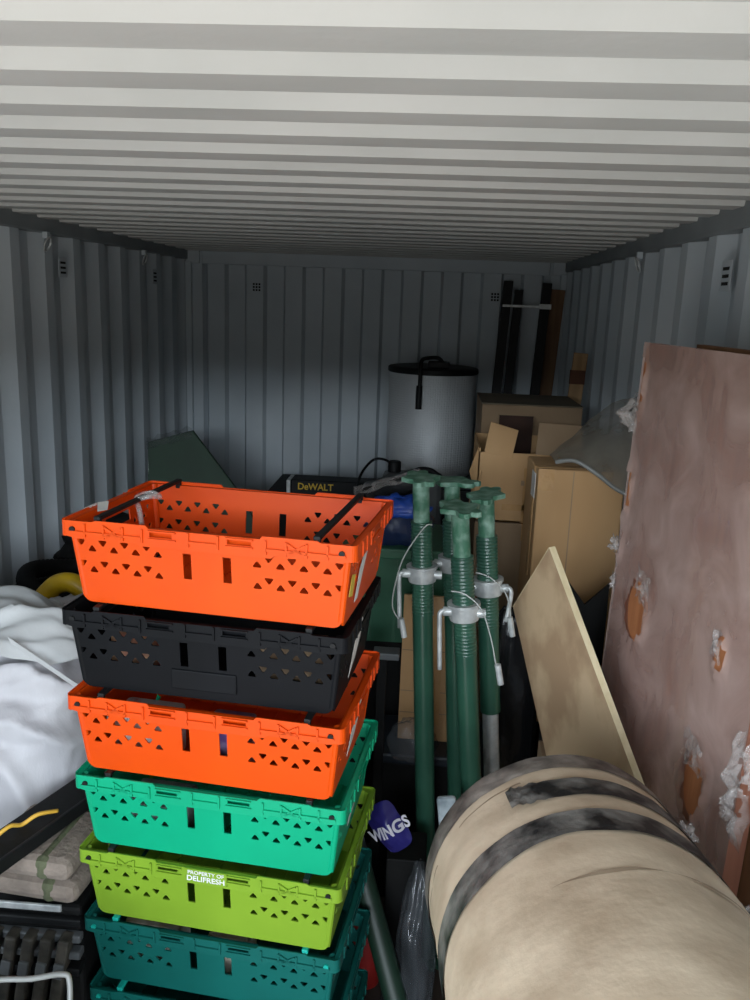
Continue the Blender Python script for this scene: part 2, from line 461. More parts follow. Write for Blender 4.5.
BODY = RIM = None
def make_crate(topz, fl, rot, m, label, first=None, arm=None):
    global BODY, RIM
    u = Vector((math.cos(rot), math.sin(rot), 0)); v = Vector((-math.sin(rot), math.cos(rot), 0))
    c = Vector((fl[0], fl[1], topz-CH)) + u*.3 + v*.2
    t = thing('stacking_crate', label, 'crate', c, rot, 'stack of plastic crates')
    if BODY is None:
        o = obj('crate_body', crate_body_mesh(), m, t, False); BODY = o.data
        o2 = obj('crate_rim', crate_rim_mesh(), m, t); RIM = o2.data
    else:
        for nm, src in (('crate_body', BODY), ('crate_rim', RIM)):
            me = src.copy(); me.materials.clear(); me.materials.append(m)
            o = bpy.data.objects.new(nm, me); COL.objects.link(o); o.parent = t
    for s in (-1, 1):                                    # swing-over carrying bars
        bm = nb(); x = s*.222
        bx(bm, x-.007, x+.007, -.196, .196, CH+.003, CH+.0115)
        for sy in (-1, 1):
            bx(bm, x-.006, x+.006, *sorted((sy*.184, sy*.196)), CH-.012, CH+.004)
        obj('carrying_bar', bm, arm or M['blackp'], t, bevel=.002)
        for sy in (-1, 1):
            bm = nb(); lathe(bm, [(0, 0), (.0058, 0), (.0058, .004), (0, .004)], 14, ((s*.272, sy*.200, CH-.017), (0, sy, 0)))
            obj('pivot', bm, M['blackp'] if arm is None else arm, t)
    return t
def plastic(name, a, b, spec=.25, rough=.44): return mat(name, a, b, rough, scale=4, bump=.05, bscale=30, spec=spec)
ORANGE = plastic('orange_plastic', '#d24000', '#d94800'); ORANGE2 = plastic('orange_plastic_worn', '#cf3e00', '#d64500')
BLACK = plastic('black_crate', '#08090b', '#0f1013', .12, .55); TEAL = plastic('bright_green', '#049268', '#069c70')
LIME = plastic('lime_plastic', '#6d8f22', '#789a28'); DTEAL = plastic('teal_plastic', '#0a4d47', '#0c5851')
TEALARM = plastic('teal_bar', '#0f8f80', '#13a090')
FL = (.831, 1.608)
specs = [(1.644, (.836, 1.606), -.128, ORANGE, 'bright orange empty crate with two black bars, top of the crate stack', None),
         (1.450, (.823, 1.606), -.107, BLACK, 'black crate in the stack, between the two orange crates', None),
         (1.259, (.826, 1.602), -.117, ORANGE2, 'orange crate under the black crate, third from the top', None),
         (1.067, (.831, 1.610), -.107, TEAL, 'bright mint green crate under the lower orange crate', None),
         (.8755, (.828, 1.618), -.116, LIME, 'lime green crate with small white lettering, fifth in the stack', None),
         (.684, (.826, 1.632), -.112, DTEAL, 'dark teal crate under the lime green crate', TEALARM),
         (.4925, (.830, 1.632), -.108, DTEAL, 'dark teal crate second from the bottom, cut by the photo edge', TEALARM),
         (.301, (.830, 1.632), -.108, DTEAL, 'dark teal crate at the very bottom of the stack, on the pallet', TEALARM)]
crates = [make_crate(z, fl, r, m, lb, arm=a) for z, fl, r, m, lb, a in specs]

for c in crates: c.scale = (1.015, 1.01, 1)
crates[0].scale = (1.03, 1.02, 1); crates[1].scale = (1.02, 1.01, 1)
# extra marks on individual crates
def sticker(crate, poly, m, label, lift=.0045):
    """irregular paper patch on the right-hand short side, poly in (y, z)"""
    bm = nb(); prism(bm, [(.300+lift, y, z) if z > CH-.036 else (xh(z)+.003+.002, y, z) for y, z in poly], (.0006, 0, 0))
    o = obj('sticker', bm, m, crate); o['label'] = label
    return o
sticker(crates[0], [(-.10, .030), (-.085, .10), (-.04, .14), (-.02, .13), (-.05, .08), (-.07, .03)], M['labelwhite'], 'torn white sticker')
sticker(crates[0], [(-.165, .065), (-.13, .055), (-.125, .10), (-.16, .11)], M['labelyellow'], 'yellow sticker')
for i, c in enumerate(crates[1:6]):
    sticker(c, [(-.06, .03+.01*i), (-.03, .11), (.03, .14), (.05, .12), (.0, .06)], M['labelwhite'], 'torn white sticker')
bm = nb(); prism(bm, [(-.262, -.12, CH+.0005), (-.30, -.05, CH+.0005), (-.285, -.03, CH+.0005), (-.25, -.10, CH+.0005)], (0, 0, .001))
bx(bm, -.303, -.301, -.10, -.05, CH-.03, CH)
o = obj('sticker', bm, M['labelwhite'], crates[0]); o['label'] = 'grey paper tag on the left rim'
bm = nb(); tube(bm, smooth_path([(-.222, -.02, CH+.008), (-.20, -.01, CH+.014), (-.19, .02, CH+.007), (-.215, .03, CH+.012), (-.235, .0, CH+.006), (-.215, -.03, CH-.01), (-.20, -.05, CH-.04)], 6), .006, 6)
o = obj('cable_tie', bm, M['filmcrumple'], crates[0], True); o['label'] = 'knotted scrap of clear plastic'
for body, size, dz, b in (('PROPERTY OF', .0125, .0080, .0001), ('DELIFRESH', .0175, -.0065, .0002)):
    bm = text_mesh(body, size, .0003, b, 1.05)
    m = axes((.002, -.2046, CH-.017+dz), (1, 0, 0), (0, 0, 1))
    bmesh.ops.transform(bm, matrix=m, verts=bm.verts)
    o = obj('printed_lettering', bm, M['lettering'], crates[4]); o['label'] = 'white printed words'
obj('name_plate', box(-.045, .049, -.2040, -.1995, CH-.034, CH-.001), LIME, crates[4])
obj('name_plate', box(-.07, .07, -.182, -.176, .022, .066), BLACK, crates[1], bevel=.006)

# things lying in the crates, glimpsed through the holes
def packet(ci, x, y, sx, sy, sz, m, label, rz=0):
    c = crates[ci]
    p = Matrix.Translation(c.location) @ Matrix.Rotation(c.rotation_euler.z, 4, 'Z')
    bm = nb(); bx(bm, -sx/2, sx/2, -sy/2, sy/2, 0, sz)
    o = obj('packet', bm, m, bevel=.01)
    o.location = p @ Vector((x, y, .0075)); o.rotation_euler.z = c.rotation_euler.z+rz
    return tag(o, label, 'packet')
packet(1, .17, -.10, .15, .08, .12, M['cardd'], 'tan carton inside the black crate, behind its right-hand holes')
packet(1, -.18, -.10, .10, .08, .10, mat('pink_tan', '#b06a58', '#c79a74', .6, scale=40), 'pink and tan packet inside the black crate, left side')
packet(2, -.16, -.10, .14, .08, .115, mat('white_red', '#d8cfcf', '#c03a34', .5, scale=14, lo=.5, hi=.62), 'white and red packet inside the lower orange crate')
packet(2, .03, -.10, .10, .07, .115, mat('violet_pack', '#6a4a8a', '#c8bccb', .5, scale=16), 'purple and white packet at the slots of the lower orange crate')
packet(3, -.14, -.10, .14, .08, .10, mat('grey_pack', '#8d9490', '#5c625f', .6, scale=18), 'grey packet inside the mint green crate')
packet(5, -.17, -.09, .14, .08, .12, mat('white_tan', '#c2bdb2', '#8d7a58', .6, scale=22), 'white and tan packet inside the upper dark teal crate')
packet(5, .02, -.09, .10, .08, .12, mat('tan_pack', '#b7ab94', '#cfc8b8', .6, scale=10), 'pale tan packet at the slots of the upper dark teal crate')
t = thing('wooden_pallet', 'low wooden pallet carrying the stack of plastic crates', 'pallet', (1.155, 1.77, 0), -.11)
for y in (-.17, 0, .17): obj('bearer', box(-.32, .32, y-.04, y+.04, 0, .085), M['timber'], t)
for i in range(5): obj('deck_board', box(-.32+i*.136, -.224+i*.136, -.21, .21, .0855, .108), M['timber'], t)
obj('packing_strip', box(-.30, .30, -.2, .2, .1085, .1145), M['timber'], t)

# ------------------------------------------------------------------ green steel props
def prop(top, foot, r_in, inner_len, collar_z, label, plate_rot=0, grey_below=None, handle=-1, wire=None, wf=.06):
    top = Vector(top); foot = Vector(foot)
    t = thing('steel_prop', label, 'steel prop', foot, 0, 'green adjustable steel props')
    A = Vector((0, 0, 0)); B = top-foot; L = B.length; d = B/L
    def at(s): return d*s
    sc = collar_z; ro = .0302; ri = .0242
    bm = nb(); q = grey_below or 0
    tube(bm, [at(.008+q), at(sc-.01)], ro, 28); obj('outer_tube', bm, M['green'], t, True, sharp=40)
    if q:
        bm = nb(); tube(bm, [at(.008), at(q+.02)], .0245, 24); o = obj('lower_tube', bm, M['steel'], t, True, sharp=40); o['label'] = 'grey galvanised lower tube'
    # threaded section with fine rolled rings
    s1 = min(L-.12, sc+.16); pts = []; rs = []
    k = int((s1-(sc-.125))/.0025)
    for i in range(k+1):
        s = sc-.125+i*.0025
        pts.append(at(s)); rs.append(ro+(.0018, .0005, -.0010, .0005)[i % 4])
    bm = nb(); tube(bm, pts, rs, 24); obj('screw_thread', bm, M['green'], t, True)
    bm = nb(); tube(bm, [at(s1-.01), at(L-.006)], ri, 24); obj('inner_tube', bm, M['greenworn'], t, True, sharp=40)
    # end plates: cut square with clipped corners and lifted ears
    for nm, s, mm, rr in (('head_plate', L-.006, M['greenworn'], plate_rot), ('foot_plate', 0.0, M['green'], plate_rot+.3)):
        bm = nb(); e = .092 if nm == 'head_plate' else .07; c = .030
        q8 = [(.30, -.42), (.44, -.30), (.80, -.34), (.98, -.26), (1.0, -.12), (.86, 0), (1.0, .12), (.98, .26), (.80, .34), (.44, .30), (.30, .42)]
        poly = [(x*e, y*e) for x, y in q8]+[(0, .62*e)]+[(-x*e, y*e) for x, y in q8[::-1]]+[(0, -.62*e)]
        prism(bm, [(x, y, 0) for x, y in poly], (0, 0, .014))
        m = Matrix.Translation(at(s)-d*.003) @ d.to_track_quat('Z', 'Y').to_matrix().to_4x4() @ Matrix.Rotation(rr, 4, 'Z')
        bmesh.ops.transform(bm, matrix=m, verts=bm.verts); obj(nm, bm, mm, t, bevel=.002)
    # galvanised collar nut with lugs and drop handle
    bm = nb(); lathe(bm, [(ro, -.024), (ro+.010, -.024), (ro+.012, -.018), (ro+.012, .014), (ro+.016, .016), (ro+.016, .024), (ro, .024)], 32, (at(sc), d))
    col = obj('collar', bm, M['steel'], t, True, sharp=35)
    for s in (-1, 1):
        bm = nb(); tube(bm, [at(sc)+Vector((s*.034, -.012, 0)), at(sc)+Vector((s*.058, -.012, 0))], .013, 12)
        lg = obj('lug', bm, M['steel'], col, True, sharp=40)
    hx = handle*.058
    bm = nb(); p0 = at(sc)+Vector((hx*.9, -.018, .004))
    tube(bm, smooth_path([p0, p0+Vector((handle*.012, -.004, -.004)), p0+Vector((handle*.014, -.006, -.03)), p0+Vector((handle*.006, -.008, -.17 if handle < 0 else -.10))], 6), .0065, 10)
    obj('handle_bar', bm, M['steel'], col, True)
    if wire:
        bm = nb(); tube(bm, smooth_path([at(sc)+Vector(w) for w in wire], 8), .0019, 6); obj('pin_wire', bm, M['wire'], t, True)
        e = at(sc)+Vector(wire[-1]); bm = nb(); tube(bm, [e+Vector((0, 0, .012)), e+Vector((.012, 0, -.045))], .009, 10); obj('pin', bm, M['steel'], t, True, sharp=40)
    return t
P1 = prop((1.548, 2.38, 1.608), (1.646, 2.38, 0), .024, .3, 1.325, 'green steel prop nearest the orange crates, wire loop on its left', .15, None, -1,
          [(.022, -.030, .155), (.0, -.04, .15), (-.05, -.045, .07), (-.072, -.05, 0), (-.082, -.05, -.09), (-.055, -.05, -.14)])
P2 = prop((1.641, 2.50, 1.579), (1.755, 2.50, 0), .024, .3, 1.325, 'green steel prop mostly hidden behind the two front props', .9, None, -1)
P3 = prop((1.657, 2.20, 1.568), (1.811, 2.20, 0), .024, .3, 1.285, 'thickest looking green steel prop at the front of the bunch', .35, None, -1,
          [(-.04, -.03, .065), (0, -.04, .06), (.045, -.045, .02), (.075, -.045, -.06), (.09, -.045, -.12), (.098, -.045, -.145)])
P4 = prop((1.735, 2.36, 1.572), (1.871, 2.36, 0), .024, .3, 1.305, 'green steel prop with a grey lower tube, nearest the plywood', -.25, .90, 1,
          [(-.04, -.035, .05), (.0, -.04, .04), (.045, -.04, .0), (.062, -.04, -.04), (.068, -.04, -.07), (.066, -.04, -.09)])
bm = nb(); tube(bm, [(1.655, 1.80, .004), (1.40, 2.10, .64), (1.33, 2.18, .82)], .032, 24)
tag(obj('steel_tube', bm, M['deepgreen'], None, True, sharp=40), 'dark green tube leaning low beside the crate stack', 'tube')
t = thing('metal_plate', 'pale paint-splashed metal plate standing behind the paper roll', 'metal plate', (1.765, 2.06, 0), 0)
obj('plate_body', bx(nb(), -.026, .026, -.01, .01, .004, .80, Matrix.Rotation(-.13, 4, 'Y')), M['paintmetal'], t, bevel=.008)

# ------------------------------------------------------------------ paper-wrapped roll
ax_o = Vector((1.878, 1.57, .925)); ax_d = Vector((.103, -1, .122)).normalized(); RR = .272; RL = 1.0
t = thing('paper_roll', 'large roll wrapped in brown paper with black tape bands', 'roll', ax_o)
o0 = Vector((0, 0, 0))
bm = nb()
prof = [(0, .004), (RR*.3, .0), (RR-.012, 0), (RR-.003, .004), (RR, .014)]
prof += [(RR+.0015*math.sin(i*1.7), .014+i*(RL-.03)/24) for i in range(1, 25)]+[(RR-.01, RL), (0, RL-.004)]
lathe(bm, prof, 96, (o0, ax_d))
for v in bm.verts:
    q = v.co - ax_d*v.co.dot(ax_d)
    if q.length > .2: v.co += q.normalized()*.004*nz(v.co, 5)
obj('paper_wrap', bm, M['paper'], t, True, sharp=50)
_, AU, AV = frame_of(ax_d)
def band(s0, s1, a0, a1, m, name, lift=.0035, wob=.004, edge=0, na=90, ns=8, lab=None):
    bm = nb()
    def fn(u, v):
        a = a0+(a1-a0)*u
        s = s0+(s1-s0)*v + wob*nz((a*2, v*.5, s0*9), 1.2, 3)
        r = RR+lift+.0022*nz((a*6, s*30, 1), 1.0, 5)
        if edge: r += edge*max(0, 1-u*7)*(.6+nz((u*60, v*7, 2), 1, 4))
        if edge: s += edge*1.2*max(0, 1-u*6)*nz((u*40, v*5, 9), 1, 8)
        return ax_d*s+r*(math.cos(a)*AU+math.sin(a)*AV)
    grid_sheet(bm, fn, na, ns)
    o = obj(name, bm, m, t, True)
    if lab: o['label'] = lab
    return o
# angle convention checked below: top of the roll is where radius points up
top_a = math.atan2(AV.z, AU.z)
sx = 1 if (math.cos(top_a+.3)*AU+math.sin(top_a+.3)*AV).x > 0 else -1     # +1: growing angle turns to the right
def A(deg): return top_a+sx*math.radians(deg)
band(.0, .062, A(-180), A(180), M['ductend'], 'end_tape', .004, .010, lab='scuffed plastic tape around the far end')
bm = nb(); lathe(bm, [(RR-.035, -.003), (RR-.004, -.003), (RR+.003, .004)], 90, (o0, ax_d)); obj('end_tape', bm, M['ductend'], t, True)
band(.112, .182, A(-30), A(100), M['duct'], 'tape_band', .004, .004, edge=.012, lab='short length of black tape with a crumpled end')
band(.235, .312, A(-180), A(180), M['duct'], 'tape_band', .004, .006, lab='long black tape band around the roll')
band(.085, .089, A(-140), A(-20), M['seam'], 'paper_seam', .0012, .003, na=50, ns=1)
band(.43, .434, A(-30), A(100), M['seam'], 'paper_seam', .0012, .010, na=50, ns=1)
for s, a in ((.12, 52), (.30, 66)):                       # loose clear tape tabs on the right flank
    c = ax_d*s+(RR+.008)*(math.cos(A(a))*AU+math.sin(A(a))*AV)
    bm = nb(); grid_sheet(bm, lambda u, v: c+Vector((.03*(u-.5), .02*(v-.5), .03*(v-.5)))+Vector((nz((u*5, v*5, s), 1, 1), 0, nz((u*5, v*5, s), 1, 2)))*.012, 8, 8)
    obj('tape_tab', bm, M['filmcrumple'], t, True)
# what the roll lies on
def carton(name, label, x0, x1, y0, y1, z0, z1, m, rz=0, tape=True, group=None, bev=.004):
    cx, cy = (x0+x1)/2, (y0+y1)/2
    t = thing(name, label, 'cardboard box', (cx, cy, z0), rz, group)
    obj('box_shell', box(x0-cx, x1-cx, y0-cy, y1-cy, 0, z1-z0), m, t, bevel=bev)
    if tape:
        bm = nb(); bx(bm, -.025, .025, y0-cy-.001, y1-cy+.001, z1-z0-.0005, z1-z0+.001); bx(bm, -.025, .025, y0-cy-.0015, y0-cy, z1-z0-.07, z1-z0)
        obj('parcel_tape', bm, M['tape'], t)
    return t
carton('cardboard_box', 'brown box under the far end of the paper roll', 1.66, 2.06, 1.22, 1.50, 0, .645, M['cardd'])
carton('cardboard_box', 'brown box under the near end of the paper roll', 1.72, 2.12, .66, .90, 0, .705, M['cardd'])

# ------------------------------------------------------------------ plywood offcut
Tp, Lp, Rp = Vector((1.909, 2.25, 1.456)), Vector((1.847, 2.45, 1.207)), Vector((2.126, 1.95, .953))
Rb, Lb = Vector((2.148, 1.918, .90)), Vector((1.966, 2.326, .785))
nrm = -Vector((.8922, .4337, .1262)).normalized()
t = thing('plywood_sheet', 'pale plywood offcut leaning between the props and the wrapped door', 'plywood', Lb)
bm = nb(); prism(bm, [p-Lb for p in (Tp, Lp, Lb, Rb)], -nrm*.018); obj('face_veneer', bm, M['ply'], t)
bm = nb()
for a, b in ((Tp, Rb), (Tp, Lp)):
    e = (b-a).normalized(); s = e.cross(nrm); s = s if s.dot(a-(Lp+Rp)/2) > 0 else -s
    prism(bm, [a-Lb+s*.0002+nrm*.0006, b-Lb+s*.0002+nrm*.0006, b-Lb+s*.002+nrm*.0006, a-Lb+s*.002+nrm*.0006], -nrm*.0192)
obj('cut_edge', bm, M['plyedge'], t)
carton('cardboard_box', 'brown box hidden under the plywood offcut', 1.955, 2.07, 2.22, 2.43, 0, .78, M['cardd'])

# ------------------------------------------------------------------ wrapped door and the board behind it
def doorpt(u, z, out=0):
    """u 0..1 from far edge to near edge, z height, out = towards the room"""
    b = Vector((2.098, 2.40, 0)).lerp(Vector((2.205, 1.60, 0)), u); k = Vector((2.150, 2.40, 2.014)).lerp(Vector((2.257, 1.60, 2.014)), u)
    return b.lerp(k, z/2.014)+DN*out
DN = Vector((0, 0, 0))
_e = Vector((.107, -.80, 0)).normalized(); _up = Vector((.052, 0, 2.014)).normalized(); DN = _up.cross(_e).normalized()
if DN.x > 0: DN = -DN
t = thing('wooden_door', 'tall reddish brown door in torn clear wrap against the right wall', 'door', (2.15, 2.0, 0))
base = Vector((2.15, 2.0, 0))
bm = nb(); prism(bm, [doorpt(0, 0)-base, doorpt(1, 0)-base, doorpt(1, 2.014)-base, doorpt(0, 2.014)-base], -DN*.040); obj('door_leaf', bm, M['mahog'], t, bevel=.002)
bm = nb(); NU, NV = 64, 150
tears = [(.235, 1.30, .075, .075), (.015, 1.90, .030, .09), (.012, 1.60, .035, .06), (.81, 1.375, .03, .04), (.79, 1.05, .06, .07), (.012, 1.45, .02, .05)]
def inhole(u, z):
    for (a, b, ru, rz_) in tears:
        w = 1+.9*nz((u*15, z*12, a*5), 1, 2)
        if ((u-a)/ru)**2+((z-b)/rz_)**2 < w: return True
    return False
g = [[None]*(NV+1) for _ in range(NU+1)]
for i in range(NU+1):
    for j in range(NV+1):
        u, z = i/NU, 2.016*j/NV
        o = .004+.0028*nz((u*4, z*1.4, 0), 1.6, 1)+.0012*nz((u*18, z*5, 0), 1, 2)
        for (a, b, ru, rz_) in tears:
            q = math.sqrt(((u-a)/ru)**2+((z-b)/rz_)**2)
            if q < 1.7: o += .010*max(0, 1-abs(q-1.05)/.6)*(.6+nz((u*60, z*40, 3), 1, 6))
        g[i][j] = bm.verts.new(doorpt(-.004+u*1.008, z, o)-base)
for i in range(NU):
    for j in range(NV):
        if not inhole((i+.5)/NU, 2.016*(j+.5)/NV): bm.faces.new((g[i][j], g[i+1][j], g[i+1][j+1], g[i][j+1]))
# wrap carried round the far edge
bmesh.ops.delete(bm, geom=[v for v in bm.verts if not v.link_faces], context='VERTS')
grid_sheet(bm, lambda u, v: doorpt(-.004, 2.014*v)-base+DN*(.004-.046*u)+Vector((0, .004+.004*nz((u*3, v*30, 0), 1, 7), 0)), 3, 90)
o = obj('stretch_wrap', bm, M['filmdoor'], t, True); o['label'] = 'clear stretch wrap with torn holes'
bm = nb()                                                 # bare veneer inside the tears
for (a, b, ru, rz_) in tears[:5]:
    pts = [doorpt(max(0.003, a+ru*1.15*math.cos(k*PI/8)), b+rz_*1.15*math.sin(k*PI/8), .0012)-base for k in range(16)]
    bm.faces.new([bm.verts.new(p) for p in pts])
o = obj('bare_veneer', bm, M['rawwood'], t); o['label'] = 'bare orange brown veneer showing through the tears'
def crumple(u, z, su, sz, sw, seed, label=None):
    bm = nb()
    def fn(a, b):
        uu = (a-.5)*su; zz = (b-.5)*sz
        edge = 1-max(abs(a-.5), abs(b-.5))*2
        p = doorpt(u, z)+Vector((0, -uu, zz)) + DN*(.008+sw*max(0, edge+.3)*(.55+.9*nz((a*3.2, b*3.2, seed), 1.6, seed)+.4*nz((a*9, b*9, seed), 1, seed)))
        p += Vector((0, .016*nz((a*4, b*4, seed), 1, seed+3), .018*nz((a*4, b*4, seed), 1, seed+5)))
        return p-base
    grid_sheet(bm, fn, 22, 22)
    bmesh.ops.delete(bm, geom=[f for f in bm.faces if abs(nz(f.calc_center_median()+base, 26, seed)) > .42], context='FACES')
    o = obj('wrap_flap', bm, M['filmcrumple'], t, True); o['label'] = label or 'loose crumpled wrap flap'
crumple(.0, 1.81, .10, .085, .05, 1); crumple(.0, 1.44, .05, .045, .035, 2); crumple(.27, 1.38, .13, .09, .012, 3); crumple(.76, 1.12, .13, .08, .012, 4)
crumple(.80, 1.40, .05, .07, .012, 5); crumple(1.05, 1.17, .09, .24, .05, 6, 'bunched clear wrap at the near edge'); crumple(.02, 1.33, .03, .05, .02, 8)
o = Vector((.044, -.01, 0))
bm = nb(); q = [doorpt(.02, 0)+o, doorpt(1.25, 0)+o, doorpt(1.25, 2.022)+o, doorpt(.25, 2.022)+o]
bl = q[0].copy(); prism(bm, [p-bl for p in q], Vector((.018, .002, 0)))
ob = obj('brown_board', bm, M['brownboard']); ob.location = bl
tag(ob, 'plain brown board standing behind the wrapped door', 'board')

# ------------------------------------------------------------------ cardboard on the right
t = thing('cardboard_box', 'tall clean cardboard box behind the plywood, dusty sheet on top', 'cardboard box', (2.095, 3.03, .60), .04)
obj('box_shell', box(-.150, .150, -.13, .13, 0, .955), M['card'], t, bevel=.006)
bm = nb(); bx(bm, -.152, -.150, -.07, -.03, .55, .957); bx(bm, -.150, -.095, -.1315, -.1302, .88, .956); bx(bm, -.152, .05, -.1, -.05, .9552, .9565)
obj('parcel_tape', bm, M['tape'], t)
o = obj('shipping_label', box(-.1525, -.1503, -.085, -.01, .84, .93), M['labelwhite'], t); o['label'] = 'white shipping label'
bm = nb(); bx(bm, -.030, -.026, -.1306, -.1301, 0, .95); obj('board_crease', bm, M['cardd'], t)
carton('storage_box', 'dark box under the tall clean cardboard box', 1.93, 2.26, 2.89, 3.19, 0, .598, M['blackm'], tape=False)
# dusty clear sheet with a pale tube edge
t = thing('plastic_sheet', 'dusty grey plastic hood with a pale tube edge, on the tall box', 'plastic sheet', (2.0, 2.93, 1.56))
b0 = Vector((2.0, 2.93, 1.56))
lowp = smooth_path([(2.000, 2.86, 1.588), (2.06, 2.83, 1.600), (2.13, 2.80, 1.565), (2.19, 2.76, 1.525), (2.26, 2.72, 1.500)], 8)
uprp = smooth_path([(1.990, 2.95, 1.602), (2.07, 3.00, 1.660), (2.15, 3.02, 1.735), (2.22, 3.02, 1.79), (2.29, 3.0, 1.80)], 8)
def hood(u, v):
    k = u*(len(lowp)-1); i = min(int(k), len(lowp)-2); f = k-i
    a = lowp[i].lerp(lowp[i+1], f); b = uprp[i].lerp(uprp[i+1], f)
    p = a.lerp(b, v)+Vector((0, -.03, .025))*math.sin(PI*v)*u
    return p+Vector((0, 1, 1))*.008*nz((u*5, v*4, 1), 1.3, 2)-b0
bm = nb(); grid_sheet(bm, hood, 32, 16); obj('sheet', bm, M['filmdust'], t, True)
bm = nb(); tube(bm, [p-b0 for p in lowp], .0075, 8); obj('tube_edge', bm, M['tubegrey'], t, True)
bm = nb(); grid_sheet(bm, lambda u, v: (uprp[-1].lerp(uprp[-2], 4*v)+Vector((-.02*u, -.02-.01*u, .02-.07*u))+Vector((.02, .02, .02))*nz((u*5, v*5, 0), 1, 9))-b0, 8, 8)
obj('sheet_corner', bm, M['filmcrumple'], t, True)
# stack of used boxes by the end wall
G = 'used cardboard boxes stacked by the right wall'
carton('cardboard_box', 'brown box at the foot of the used box stack', 1.775, 2.20, 3.36, 3.80, 0, .70, M['cardd'], group=G)
carton('cardboard_box', 'brown box in the middle of the used box stack, behind the props', 1.77, 2.20, 3.35, 3.80, .702, 1.24, M['cardd'], group=G)
t = thing('cardboard_box', 'open torn cardboard box with its flaps raised, dark inside', 'cardboard box', (1.975, 3.57, 1.242), 0, G)
bm = nb(); x, y, z = .205, .21, .30
bx(bm, -x, x, -y, -y+.005, 0, z-.015); bx(bm, -x, x, y-.005, y, 0, z); bx(bm, -x, -x+.005, -y, y, 0, z); bx(bm, x-.005, x, -y, y, 0, z); bx(bm, -x, x, -y, y, 0, .006)
obj('box_shell', bm, M['card'], t)
bm = nb(); bx(bm, -x+.006, x-.006, -y+.006, y-.006, .007, .20); obj('shade_block', bm, M['cardshade'], t)  # dark block standing in for the shade inside the box
bm = nb(); prism(bm, [(-.185, -.216, .285), (-.075, -.225, .265), (-.055, -.205, .375), (-.165, -.20, .405)], (0, .005, .002)); obj('flap', bm, M['card'], t)
bm = nb(); prism(bm, [(.02, -.212, .285), (.205, -.212, .28), (.20, -.17, .40), (.03, -.17, .405)], (0, .004, .003)); obj('flap', bm, M['cardd'], t)
bm = nb(); prism(bm, [(-.205, -.214, .03), (-.235, -.20, .06), (-.222, -.19, .14), (-.238, -.18, .20), (-.205, -.17, .30), (-.19, -.215, .20)], (.003, .003, 0)); obj('flap', bm, M['card'], t)
bm = nb(); bx(bm, -.10, .05, y-.012, y-.006, .1, .385); obj('flap', bm, M['cardshade'], t)  # dark sheet at the back, painted as the shaded opening between the flaps
bm = nb(); bx(bm, -.02, .03, -.2125, -.2102, 0, .225); bx(bm, -.10, .14, -.2125, -.2102, .05, .075); obj('parcel_tape', bm, M['tape'], t)
bm = nb()
for i in range(7): bx(bm, -.03+i*.022, -.016+i*.022, -.2128, -.2112, .155, .175)
obj('print_mark', bm, M['cardd'], t)
t = carton('cardboard_box', 'wide closed brown box with a darker top, behind the open box', 1.80, 2.25, 3.84, 4.30, 1.105, 1.665, M['cardd'], group=G, tape=False)
obj('dark_lid', box(-.227, .227, -.232, .232, .5605, .566), M['cardtop'], t)  # lid in a darker brown than the box sides
carton('cardboard_box', 'brown box under the wide closed box', 1.80, 2.25, 3.84, 4.30, 0, 1.103, M['cardd'], group=G, tape=False)

def stick(name, label, cat, pb, pt, w, d, m, group=None, rz=0):
    pb = Vector(pb); pt = Vector(pt); ax = (pt-pb); L = ax.length
    mt = ax.to_track_quat('Z', 'Y').to_matrix().to_4x4()
    ax.normalize(); xx = Vector((1, 0, 0)); xx = (xx-ax*xx.dot(ax)).normalized(); yy = ax.cross(xx)
    mt = Matrix((xx, yy, ax)).transposed().to_4x4()
    o = obj(name, box(-w/2, w/2, -d/2, d/2, 0, L, mt), m, bevel=.002); o.location = pb
    return tag(o, label, cat, group)
G = 'black posts leaning on the end wall'
stick('black_post', 'tall black post leaning on the end wall, leftmost of three', 'post', (1.890, 5.15, 0), (2.000, 5.30, 2.25), .055, .04, M['blackp'], G)
stick('black_post', 'black post on the end wall, middle and shortest of three', 'post', (1.965, 5.15, 0), (2.066, 5.30, 2.20), .05, .04, M['blackp'], G)
t = thing('black_post', 'black post with a pale metal bracket, rightmost of three on the end wall', 'post', (2.130, 5.15, 0), 0, G)
o = stick('post_body', '', '', (0, 0, 0), (.102, .15, 2.245), .055, .04, M['blackp']); o.parent = t
for k in ('label', 'category'): del o[k]
bm = nb(); bx(bm, -.16, .13, .103, .114, 2.098, 2.112); bx(bm, .06, .13, .098, .114, 2.092, 2.122); obj('bracket', bm, M['steel'], t)
stick('timber_plank', 'brown timber plank leaning beside the black posts', 'plank', (2.19, 5.27, 0), (2.305, 5.342, 2.21), .085, .025, M['timber'])
t = thing('timber_plank', 'short timber plank with a dark end leaning on the right wall', 'plank', (2.21, 4.40, 0))
o = stick('plank_body', '', '', (0, 0, 0), (.095, -.06, 1.885), .07, .02, M['plankpale']); o.parent = t
for k in ('label', 'category'): del o[k]
o = obj('stained_end', box(.050, .124, -.070, -.044, 1.73, 1.80), M['timberdark'], t); o['label'] = 'dark stained patch'

